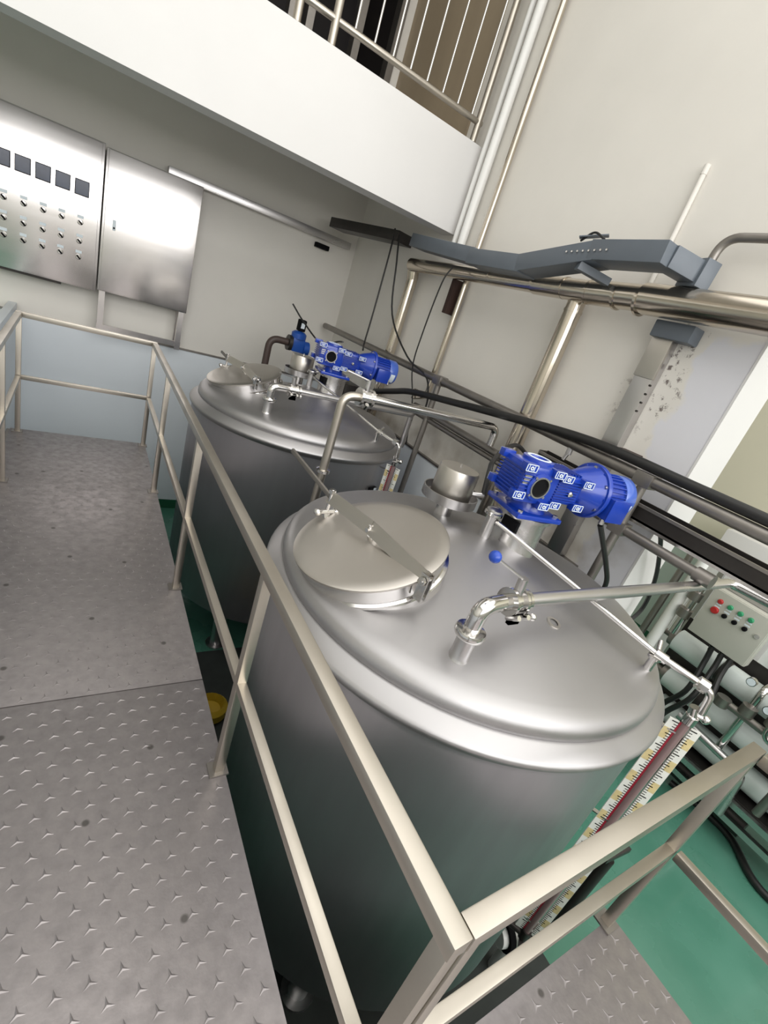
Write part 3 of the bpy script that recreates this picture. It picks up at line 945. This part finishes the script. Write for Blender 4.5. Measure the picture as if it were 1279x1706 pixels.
# ------------------------------------------------------------ control cabinets on the back wall
FY = 5.47
t = thing('control_cabinet', 'left stainless control cabinet with meter screens and rows of switches', 'cabinet', (-0.45, 5.6, 0.95))
obj('cabinet_body', MB().span((-1.0, FY + 0.02, 0.965), (0.098, YB, 2.15), bev=0.006), 'cab', t)
obj('door', MB().span((-0.995, FY - 0.004, 0.975), (0.078, FY + 0.02, 2.142), bev=0.006), 'cab', t)
for x, z in ((-0.049, 1.760), (-0.184, 1.764), (-0.318, 1.768), (-0.450, 1.771), (-0.58, 1.774)):
    s = obj('panel_meter', MB().box((x, FY - 0.008, z), (0.104, 0.014, 0.118), bev=0.003), 'black', t)
    obj('meter_screen', MB().box((x, FY - 0.0155, z), (0.094, 0.004, 0.106)), 'screen', s)
for zz in (1.497, 1.348, 1.218):
    for x in (-0.049, -0.183, -0.311, -0.441, -0.571):
        s = obj('selector_switch', MB().lathe([(0.022, 0), (0.022, 0.008), (0.018, 0.014), (0.0, 0.015)], (x, FY - 0.004, zz), 16, (0, -1, 0)), 'polish', t)
        obj('switch_handle', MB().bar((x + 0.014, FY - 0.026, zz - 0.014), (x - 0.012, FY - 0.026, zz + 0.012), 0.012, 0.022, upv=(0, 1, 0)), 'black', s)
        obj('name_plate', MB().box((x, FY - 0.006, zz + 0.042), (0.046, 0.004, 0.022)), 'label', s)
obj('cable_slot', MB().box((-0.42, FY + 0.14, 0.955), (0.5, 0.14, 0.03)), 'dark_steel', t)
t = thing('control_cabinet', 'right plain stainless cabinet with one door lock', 'cabinet', (0.5, 5.6, 0.98))
obj('cabinet_body', MB().span((0.108, FY + 0.02, 0.985), (0.892, YB - 0.03, 2.13), bev=0.006), 'cab', t)
obj('door', MB().span((0.125, FY - 0.004, 0.993), (0.888, FY + 0.02, 2.125), bev=0.006), 'cab', t)
lk = obj('door_lock', MB().box((0.202, FY - 0.010, 1.562), (0.024, 0.014, 0.085), bev=0.004), 'label', t)
obj('key_barrel', MB().cyl((0.202, FY - 0.015, 1.54), (0.202, FY - 0.024, 1.54), 0.008, n=10), 'black', lk)
for x in (0.15, 0.85):
    obj('leg', MB().span((x - 0.025, FY + 0.05, 0.6), (x + 0.025, FY + 0.1, 0.985)), 'cab', t)
    obj('leg', MB().span((x - 0.025, YB - 0.08, 0.6), (x + 0.025, YB - 0.03, 0.985)), 'cab', t)
obj('cross_bar', MB().span((0.12, FY + 0.06, 0.63), (0.88, FY + 0.09, 0.68)), 'cab', t)
single('cable_tray', MB().span((0.60, YB - 0.12, 2.13), (XR - 0.12, YB - 0.005, 2.20), bev=0.004), 'steel', 'bright steel cable channel along the back wall beyond the cabinets', 'cable tray')
single('wall_box', MB().box((2.22, YB - 0.05, 2.06), (0.16, 0.07, 0.05), bev=0.006), 'black', 'small black fixture under the cable channel', 'fixture')

# ------------------------------------------------------------ blue-grey cable duct along the right wall
t = thing('cable_duct', 'blue-grey sheet metal duct zigzagging along the right wall', 'duct', (2.4, 2.6, 2.2))
DX = 2.36


def duct_seg(a, b, w=0.17, h=0.10):
    return MB().bar(a, b, w, h, bev=0.004)


obj('duct_section', duct_seg((2.2, 5.35, 2.28), (2.44, 4.3, 2.265), 0.2, 0.09), 'dark_steel', t)
obj('duct_section', duct_seg((2.42, 4.02, 2.245), (2.335, 3.0, 2.155)), 'duct', t)
obj('duct_section', duct_seg((2.335, 3.05, 2.15), (2.335, 2.50, 2.14)), 'duct', t)
obj('duct_section', duct_seg((2.335, 2.54, 2.14), (2.33, 1.98, 2.245)), 'duct', t)
obj('duct_section', duct_seg((2.33, 2.02, 2.245), (2.33, 1.58, 2.26)), 'duct', t)
e = obj('duct_end', MB().bar((2.33, 1.62, 2.26), (2.56, 1.525, 2.24), 0.11, 0.10, bev=0.004), 'duct', t)
obj('end_collar', MB().bar((2.48, 1.555, 2.245), (2.555, 1.525, 2.24), 0.14, 0.13, bev=0.004), 'duct', e)
bolts = []
for i in range(8):
    y = 2.16 - i * 0.037
    obj('duct_bolt', MB().lathe([(0.007, 0), (0.006, 0.006), (0, 0.007)], (DX - 0.116, y, 2.222 + 0.0035 * i), 8, (-1, 0, 0)), 'polish', t)
obj('support_bar', MB().bar((2.26, 2.06, 2.165), (2.44, 1.965, 2.14), 0.05, 0.04), 'duct', t)
obj('cover_flap', MB().bar((2.25, 2.12, 2.30), (2.33, 2.0, 2.34), 0.05, 0.006), 'duct', t)
single('duct_stay', MB().tube(smooth_pts([(2.27, 2.12, 2.29), (2.26, 2.04, 2.33), (2.26, 1.96, 2.30)]), 0.006, 8), 'rubber', 'thin black loop of wire over the duct joint', 'wire')

# ------------------------------------------------------------ clad steam pipe on the right wall
PX = 2.50
t = thing('steam_pipe', 'thick bright clad pipe running level along the right wall', 'pipe', (PX, 2.6, 2.05))
obj('cladding', MB().cyl((PX, 4.16, 2.08), (PX, 2.55, 2.085), 0.055, n=24), 'clad', t)
obj('cladding', MB().cyl((PX, 2.55, 2.085), (PX, 2.10, 2.09), 0.062, n=24), 'clad', t)
obj('cladding', MB().cyl((PX, 2.10, 2.09), (PX, 1.75, 2.10), 0.068, n=24), 'clad', t)
obj('cladding', MB().cyl((PX, 1.75, 2.10), (PX, -0.6, 2.115), 0.078, n=24), 'clad', t)
for y, r in ((3.0, 0.058), (2.55, 0.064), (2.30, 0.065), (2.10, 0.070), (1.90, 0.071), (1.75, 0.080)):
    obj('joint_band', MB().cyl((PX, y - 0.008, 2.09), (PX, y + 0.008, 2.09), r, n=24), 'clad', t)
obj('elbow', MB().tube([(PX, 4.10, 2.08), (PX + 0.03, 4.165, 2.08), (2.555, 4.165, 1.97)], 0.054, 20, 0.05), 'clad', t)
obj('drop_pipe', MB().cyl((2.555, 4.165, 2.0), (2.555, 4.165, -1.0), 0.05, n=20), 'clad', t)
br = obj('branch_pipe', MB().cyl((2.555, 2.215, 2.08), (2.555, 2.215, -1.0), 0.056, n=24), 'clad', t)
obj('joint_band', MB().cyl((2.555, 2.215, 1.985), (2.555, 2.215, 1.97), 0.06, n=24), 'clad', br)
# plain pipes beside the balcony end
single('riser_pipe', MB().tube([(2.60, 3.42, HZ - 0.02), (2.60, 3.42, 1.07), (2.53, 3.50, 1.03)], 0.026, 16, 0.06).cyl((2.53, 3.505, 1.10), (2.53, 3.505, 1.01), 0.02, n=10), 'clad',
       'tall polished pipe on the right wall passing the balcony end', 'pipe')
single('drain_pipe', MB().cyl((2.60, 3.66, 2.30), (2.60, 3.66, HZ - 0.02), 0.035, n=20), 'pvc', 'thick white pipe beside the balcony end', 'pipe')
single('drain_pipe', MB().cyl((2.60, 3.765, 2.28), (2.60, 3.765, HZ - 0.02), 0.022, n=16), 'pvc', 'thin white pipe between thick white pipe and balcony', 'pipe')
single('wall_bracket', MB().box((2.585, 3.50, 1.90), (0.10, 0.05, 0.27), bev=0.004), 'rust', 'rust-brown flat bracket below the steam pipe', 'bracket')
single('conduit', MB().cyl((2.635, 1.85, 2.10), (2.635, 1.85, 2.76), 0.014, n=12).cyl((2.635, 1.85, 2.74), (2.635, 1.85, 2.785), 0.016, n=12), 'wall',
       'thin cream painted conduit ending high on the right wall', 'conduit')
single('pipe_loop', MB().tube([(2.56, 1.54, 2.20), (2.56, 1.535, 2.43), (2.56, 0.2, 2.445)], 0.021, 14, 0.09, 8), 'dull', 'dark bent pipe at the upper right edge above the steam pipe', 'pipe')
# vertical trunking with hood
t = thing('cable_trunking', 'flat stainless trunking running down the right wall under a dark hood', 'trunking', (2.6, 1.6, 0.6))
obj('trunk_cover', MB().span((2.585, 1.535, 0.60), (XR - 0.002, 1.645, 1.955), bev=0.004), 'steel', t)
obj('top_cover', MB().span((2.578, 1.53, 1.73), (2.60, 1.65, 1.962), bev=0.004), 'lid', t)
obj('hood', MB().box((2.598, 1.545, 1.982), (0.10, 0.22, 0.085), bev=0.008), 'duct', t)
for i in range(4):
    obj('cover_bolt', MB().cyl((2.583, 1.525, 1.70 - i * 0.048), (2.57, 1.525, 1.70 - i * 0.048), 0.006, n=8), 'dark_steel', t)
obj('foot_box', MB().box((2.56, 1.43, 1.325), (0.06, 0.12, 0.05), bev=0.004), 'rust', t)

# ------------------------------------------------------------ pipe rack in front of the right wall
RX = 2.46
t = thing('pipe_rack', 'grey pipe rack with posts in front of the right wall', 'rack', (RX, 2.5, FLOOR))
obj('top_pipe', MB().tube([(RX, 5.62, 1.262), (RX, -0.8, 1.268)], 0.032, 16), 'dull', t)
obj('lower_pipe', MB().cyl((RX, 3.35, 0.985), (RX, 0.78, 0.978), 0.026, n=14).cyl((RX, 0.80, 0.978), (RX, 0.72, 0.978), 0.036, n=14), 'dull', t)
obj('lower_pipe', MB().cyl((RX + 0.01, 3.3, 0.93), (RX + 0.01, 1.9, 0.93), 0.02, n=14), 'dull', t)
for y in (3.13, 1.228, -0.6):
    p = obj('post', MB().cyl((RX, y, FLOOR), (RX, y, 1.235), 0.025, n=14), 'dull', t)
    obj('post_clamp', MB().box((RX, y, 1.262), (0.085, 0.10, 0.075), bev=0.006), 'dull', p)
    obj('post_clamp', MB().box((RX, y, 0.98), (0.075, 0.09, 0.07), bev=0.006), 'dull', p)
st = obj('valve_stub', MB().cyl((RX, 1.72, 1.29), (RX, 1.72, 1.20), 0.018, n=10).cyl((RX, 1.72, 1.215), (RX, 1.735, 1.16), 0.012, n=10), 'steel', t)
obj('stub_cap', MB().cyl((RX, 1.72, 1.29), (RX, 1.72, 1.312), 0.014, n=10), 'red', st)
single('rubber_hose', MB().tube(smooth_pts([(2.45, 4.05, 0.90), (2.43, 3.7, 1.0), (2.40, 3.37, 1.085), (2.39, 2.8, 1.17), (2.385, 2.24, 1.25), (2.43, 1.60, 1.325), (2.455, 1.0, 1.328),
                                            (2.46, 0.68, 1.328), (2.46, -0.6, 1.33)]), 0.027, 12), 'rubber', 'thick black hose lying along the top pipe of the rack', 'hose')
t = thing('steel_trough', 'long dark steel trough below the rack pipe at right', 'trough', (2.56, 0.5, 1.03))
tr = MB()
tr.span((2.50, 1.95, 1.045), (2.58, -1.0, 1.055)).span((2.50, 1.95, 1.045), (2.508, -1.0, 1.125)).span((2.572, 1.95, 1.045), (2.58, -1.0, 1.145))
obj('trough_body', tr, 'dark_steel', t)
obj('trough_lip', MB().span((2.492, 1.95, 1.12), (2.512, -1.0, 1.135)), 'dull', t)
obj('lower_lip', MB().span((2.495, 1.95, 1.03), (2.505, -1.0, 1.045)), 'polish', t)
obj('end_plate', MB().span((2.50, 1.95, 1.045), (2.58, 1.957, 1.14)), 'dull', t)

# ------------------------------------------------------------ hanging cables
def cable(pts, label, r=0.008, group=None):
    return single('hanging_cable', MB().tube(smooth_pts(pts), r, 8), 'rubber', label, 'cable', group)


cable([(2.34, 4.36, 2.32), (2.31, 4.28, 2.12), (2.22, 4.10, 1.62), (2.12, 3.92, 1.33), (2.05, 3.78, 1.27)], 'black cable falling from the duct to the farther motor')
cable([(2.36, 4.30, 2.30), (2.34, 4.16, 2.05), (2.33, 3.95, 1.62), (2.36, 3.55, 1.34), (2.44, 3.31, 1.25), (2.45, 3.20, 1.10), (2.45, 3.18, 1.0)], 'black cable falling from the duct behind the rack pipe')
cable([(2.36, 3.33, 2.08), (2.33, 3.36, 1.95), (2.36, 3.44, 1.55), (2.40, 3.48, 1.27), (2.49, 3.44, 0.98), (2.53, 3.38, 0.62)], 'thin black cable from the steam pipe down to the panel edge', 0.006)
cable([(1.69, 4.73, 1.42), (1.80, 4.65, 1.30), (1.88, 4.3, 1.18), (1.86, 3.9, 1.27), (1.83, 3.75, 1.29)], 'black cable from the grey pipe end to the farther gearbox')
m1 = motor1.location
cable([(m1.x + 0.33, m1.y - 0.165, m1.z + 0.03), (2.15, 1.09, 0.935), (2.27, 1.09, 0.82), (2.38, 1.10, 0.71), (2.44, 1.12, 0.58)], 'black cable hanging from the near motor terminal box', 0.013)
cable([(2.545, 1.07, 1.043), (2.62, 1.07, 0.98), (2.78, 1.07, 0.79), (2.87, 1.07, 0.62), (2.88, 1.07, 0.50), (2.80, 1.07, 0.43), (2.70, 1.07, 0.46)], 'black cable looping down from the trough edge', 0.012)
lx, ly = T1[0] + 0.028, T1[1] + 0.337
cable([(lx + 0.13, ly - 0.085, 0.975), (1.71, 1.56, 1.08), (1.76, 1.61, 1.115), (1.953, 1.75, 1.145), (2.22, 1.9, 1.15), (2.40, 1.92, 1.08)], 'black cable from the near lamp to the rack', 0.013)

# ------------------------------------------------------------ balcony railing
RY = 3.925
t = thing('balcony_railing', 'round-tube balcony railing with thin bars on the white beam', 'railing', (0.0, RY, BZ1))
obj('bottom_rail', MB().cyl((-3.0, RY, 3.195), (2.60, RY, 3.185), 0.022, n=14), 'rail', t)
obj('top_rail', MB().cyl((-3.0, RY, 4.05), (2.60, RY, 4.05), 0.026, n=14), 'rail', t)
for x in (2.57, 1.275, 1.03, -0.2, -1.5, -2.8):
    p = obj('post', MB().cyl((x, RY, BZ1), (x, RY, 4.05), 0.027, n=14), 'rail', t)
    obj('base_plate', MB().box((x, RY, BZ1 + 0.006), (0.12, 0.1, 0.012)), 'dark_steel', p)
x = 2.485
while x > -2.7:
    if abs(x - 1.275) > 0.05 and abs(x - 1.03) > 0.05:
        obj('baluster', MB().cyl((x, RY, 3.19), (x, RY, 4.05), 0.008, n=8), 'polish', t)
    x -= 0.153

# ------------------------------------------------------------ water treatment unit in the neighbouring bay
UX = 4.65
t = thing('membrane_unit', 'water treatment frame with white horizontal vessels on the green floor', 'machine', (UX + 0.2, 0.6, FLOOR))
for y in (1.50, -0.5):
    for x in (UX - 0.08, UX + 0.55):
        obj('frame_post', MB().span((x - 0.025, y - 0.025, FLOOR), (x + 0.025, y + 0.025, 0.5)), 'steel', t)
for x in (UX - 0.08, UX + 0.55):
    for z in (-1.02, -1.16, 0.48):
        obj('frame_rail', MB().span((x - 0.025, -0.5, z - 0.025), (x + 0.025, 1.5, z + 0.025)), 'steel', t)
for z, x, yy in ((-0.19, UX + 0.02, 1.34), (-0.53, UX + 0.02, 1.24), (-0.85, UX + 0.10, 1.20)):
    ves = obj('membrane_vessel', MB().cyl((x, yy, z), (x, -0.42, z), 0.105, n=28), 'vessel', t)
    obj('end_cap', MB().cyl((x, yy, z), (x, yy + 0.05, z), 0.085, n=24).cyl((x, yy + 0.05, z), (x, yy + 0.12, z), 0.03, n=14), 'dull', ves)
    for y in (0.9, 0.1):
        obj('vessel_strap', MB().cyl((x, y, z), (x, y + 0.05, z), 0.112, n=24), 'dark_steel', ves)
for k, (pts, r, m) in enumerate([([(UX - 0.12, 1.58, FLOOR + 0.1), (UX - 0.12, 1.58, 0.62)], 0.03, 'dull'),
                                 ([(UX - 0.14, 1.46, -0.6), (UX - 0.14, 1.46, 0.60)], 0.045, 'pvc'),
                                 ([(UX - 0.15, 1.36, -0.1), (UX - 0.15, 1.36, 0.42), (UX + 0.2, 1.36, 0.42)], 0.035, 'polish'),
                                 ([(UX - 0.12, 0.62, -0.75), (UX - 0.16, 0.62, -0.05), (UX + 0.1, 0.62, 0.0)], 0.03, 'polish'),
                                 ([(UX - 0.16, 0.78, -0.32), (UX - 0.16, 0.20, -0.32), (UX - 0.16, 0.20, -0.9)], 0.032, 'dull'),
                                 ([(UX - 0.2, 0.95, -0.66), (UX - 0.2, 0.40, -0.70), (UX - 0.2, 0.36, -1.1)], 0.035, 'steel'),
                                 ([(UX - 0.18, 0.45, 0.05), (UX - 0.18, 0.45, -0.35), (UX - 0.18, -0.3, -0.35)], 0.03, 'polish')]):
    obj('unit_pipe', MB().tube(pts, r, 12, 0.06), m, t)
for (x, y, z) in ((UX - 0.17, 1.36, 0.30), (UX - 0.17, 1.36, 0.12), (UX - 0.18, 0.62, -0.25), (UX - 0.18, 0.78, -0.32), (UX - 0.2, 0.45, -0.2)):
    obj('pipe_union', MB().cyl((x, y, z - 0.04), (x, y, z + 0.04), 0.055, n=14), 'dull', t)
for (y, z) in ((0.70, -0.02), (0.52, -0.13)):
    g = obj('pressure_gauge', MB().cyl((UX - 0.25, y, z), (UX - 0.21, y, z), 0.034, n=24), 'polish', t)
    obj('gauge_face', MB().cyl((UX - 0.253, y, z), (UX - 0.249, y, z), 0.028, n=24), 'label', g)
obj('pump', MB().cyl((UX + 0.1, 0.9, -1.2), (UX + 0.1, 0.2, -1.2), 0.12, n=24).box((UX + 0.1, 0.5, -1.07), (0.12, 0.2, 0.1), bev=0.01), 'dark_steel', t)
obj('drip_tray', MB().span((UX - 0.05, -0.45, -1.0), (UX + 0.5, 1.4, -0.985)), 'dark_steel', t)
obj('back_plate', MB().span((UX + 0.17, -0.45, -1.0), (UX + 0.18, 1.4, 0.0)), 'dark_steel', t)
# its control box
BX = 4.42
t = thing('switch_box', 'pale enclosure with red and green buttons on the water unit', 'control box', (BX + 0.08, 1.03, 0.02))
Y0, Y1, Z0, Z1 = 0.80, 1.26, 0.03, 0.47
obj('enclosure', MB().span((BX + 0.02, Y0, Z0), (BX + 0.115, Y1, Z1), bev=0.006), 'box', t)
obj('door', MB().span((BX, Y0 + 0.005, Z0 + 0.005), (BX + 0.02, Y1 - 0.005, Z1 - 0.005), bev=0.005), 'box', t)
for i, m in enumerate(('red', 'green', 'green', 'green')):
    b = obj('indicator_lamp', MB().lathe([(0.021, 0), (0.021, 0.010), (0.015, 0.018), (0, 0.02)], (BX, Y1 - 0.09 - 0.078 * i, 0.385), 14, (-1, 0, 0)), m, t)
    obj('name_plate', MB().box((BX - 0.001, Y1 - 0.09 - 0.078 * i, 0.358), (0.003, 0.04, 0.012)), 'label', b)
for i, m in enumerate(('red', 'black', 'black', 'black')):
    r = 0.030 if i == 0 else 0.019
    b = obj('push_button', MB().lathe([(r, 0), (r, 0.014), (r * .8, 0.022), (0, 0.024)], (BX, Y1 - 0.09 - 0.078 * i, 0.30), 14, (-1, 0, 0)), m, t)
    obj('name_plate', MB().box((BX - 0.001, Y1 - 0.09 - 0.078 * i, 0.332), (0.003, 0.04, 0.012)), 'label', b)
obj('lock', MB().cyl((BX, Y0 + 0.045, 0.30), (BX - 0.012, Y0 + 0.045, 0.30), 0.018, n=14), 'polish', t)
obj('cable_gland', MB().cyl((BX + 0.06, 1.05, Z0), (BX + 0.06, 1.05, Z0 - 0.06), 0.02, n=10).cyl((BX + 0.06, 0.97, Z0), (BX + 0.06, 0.97, Z0 - 0.06), 0.02, n=10), 'black', t)
for j, (y, e) in enumerate(((1.05, 1.0), (0.97, 0.93), (0.90, 0.80))):
    single('signal_cable', MB().tube(smooth_pts([(BX + 0.06, y, Z0 - 0.02), (BX + 0.05 - 0.02 * j, y - 0.02, -0.15), (BX - 0.02 - 0.06 * j, e, -0.42), (BX + 0.0 - 0.06 * j, e + 0.1, -0.75), (BX + 0.0 - 0.06 * j, e + 0.12, -1.3)]), 0.022, 8), 'rubber',
           ('leftmost thick black cable dropping from the switch box', 'middle thick black cable dropping from the switch box', 'rightmost thick black cable dropping from the switch box')[j], 'cable')
single('floor_hose', MB().tube(smooth_pts([(4.7, 0.75, FLOOR + 0.03), (4.75, 0.42, FLOOR + 0.03), (4.72, 0.2, FLOOR + 0.03), (4.5, -0.1, FLOOR + 0.03), (4.6, -0.6, FLOOR + 0.03)]), 0.03, 10), 'rubber',
       'black hose lying on the green floor by the water unit', 'hose')
single('storage_cabinet', MB().span((6.2, 1.05, FLOOR), (6.9, 2.0, 0.66), bev=0.02), 'white', 'tall white cabinet against the far wall of the next bay', 'cabinet')

# ------------------------------------------------------------ odds and ends low down near the tank feet
t = thing('floor_valve', 'dark tee valve on a pipe low beside the near tank', 'valve', (2.5, 0.45, FLOOR))
obj('stand_pipe', MB().cyl((2.52, 0.40, FLOOR), (2.52, 0.40, -0.62), 0.03, n=12), 'dark_steel', t)
obj('valve_handle', MB().bar((2.44, 0.40, -0.58), (2.62, 0.38, -0.55), 0.03, 0.03).cyl((2.52, 0.40, -0.64), (2.52, 0.40, -0.56), 0.02, n=10), 'dark_steel', t)
single('shade_pad', MB().span((0.5, 0.22, FLOOR), (2.42, 3.1, FLOOR + 0.012), bev=0.004), 'pad', 'near-black pad of painted shade on the floor under the near tank', 'pad')  # added pad; floor shade is put into its colour
single('dark_box', MB().span((2.27, 4.32, FLOOR), (2.45, 4.62, 0.86), bev=0.012), 'dark_steel', 'tall dark box standing behind the farther tank', 'box')  # plain dark box in the dark gap behind the farther tank
t = thing('drain_fitting', 'pale pipe fitting with dark clamps at the foot of the near tank', 'fitting', (2.1, 0.42, FLOOR))
obj('fitting_body', MB().cyl((1.96, 0.46, -1.06), (2.20, 0.38, -1.06), 0.05, n=18).cyl((2.08, 0.42, -1.06), (2.08, 0.42, FLOOR + 0.012), 0.04, n=16), 'pvc', t)
obj('clamp', MB().cyl((1.99, 0.45, -1.06), (2.02, 0.44, -1.06), 0.07, n=18).box((2.05, 0.36, -0.99), (0.07, 0.05, 0.06), bev=0.006), 'black', t)
obj('clamp', MB().cyl((2.14, 0.40, -1.06), (2.17, 0.39, -1.06), 0.07, n=18), 'brown', t)
single('plastic_tub', MB().lathe([(0.09, 0.0), (0.12, 0.03), (0.12, 0.09), (0.09, 0.12), (0.07, 0.06)], (0.93, 2.45, FLOOR + 0.012), 24), 'yellow', 'small yellow tub on the floor between the tanks', 'tub')
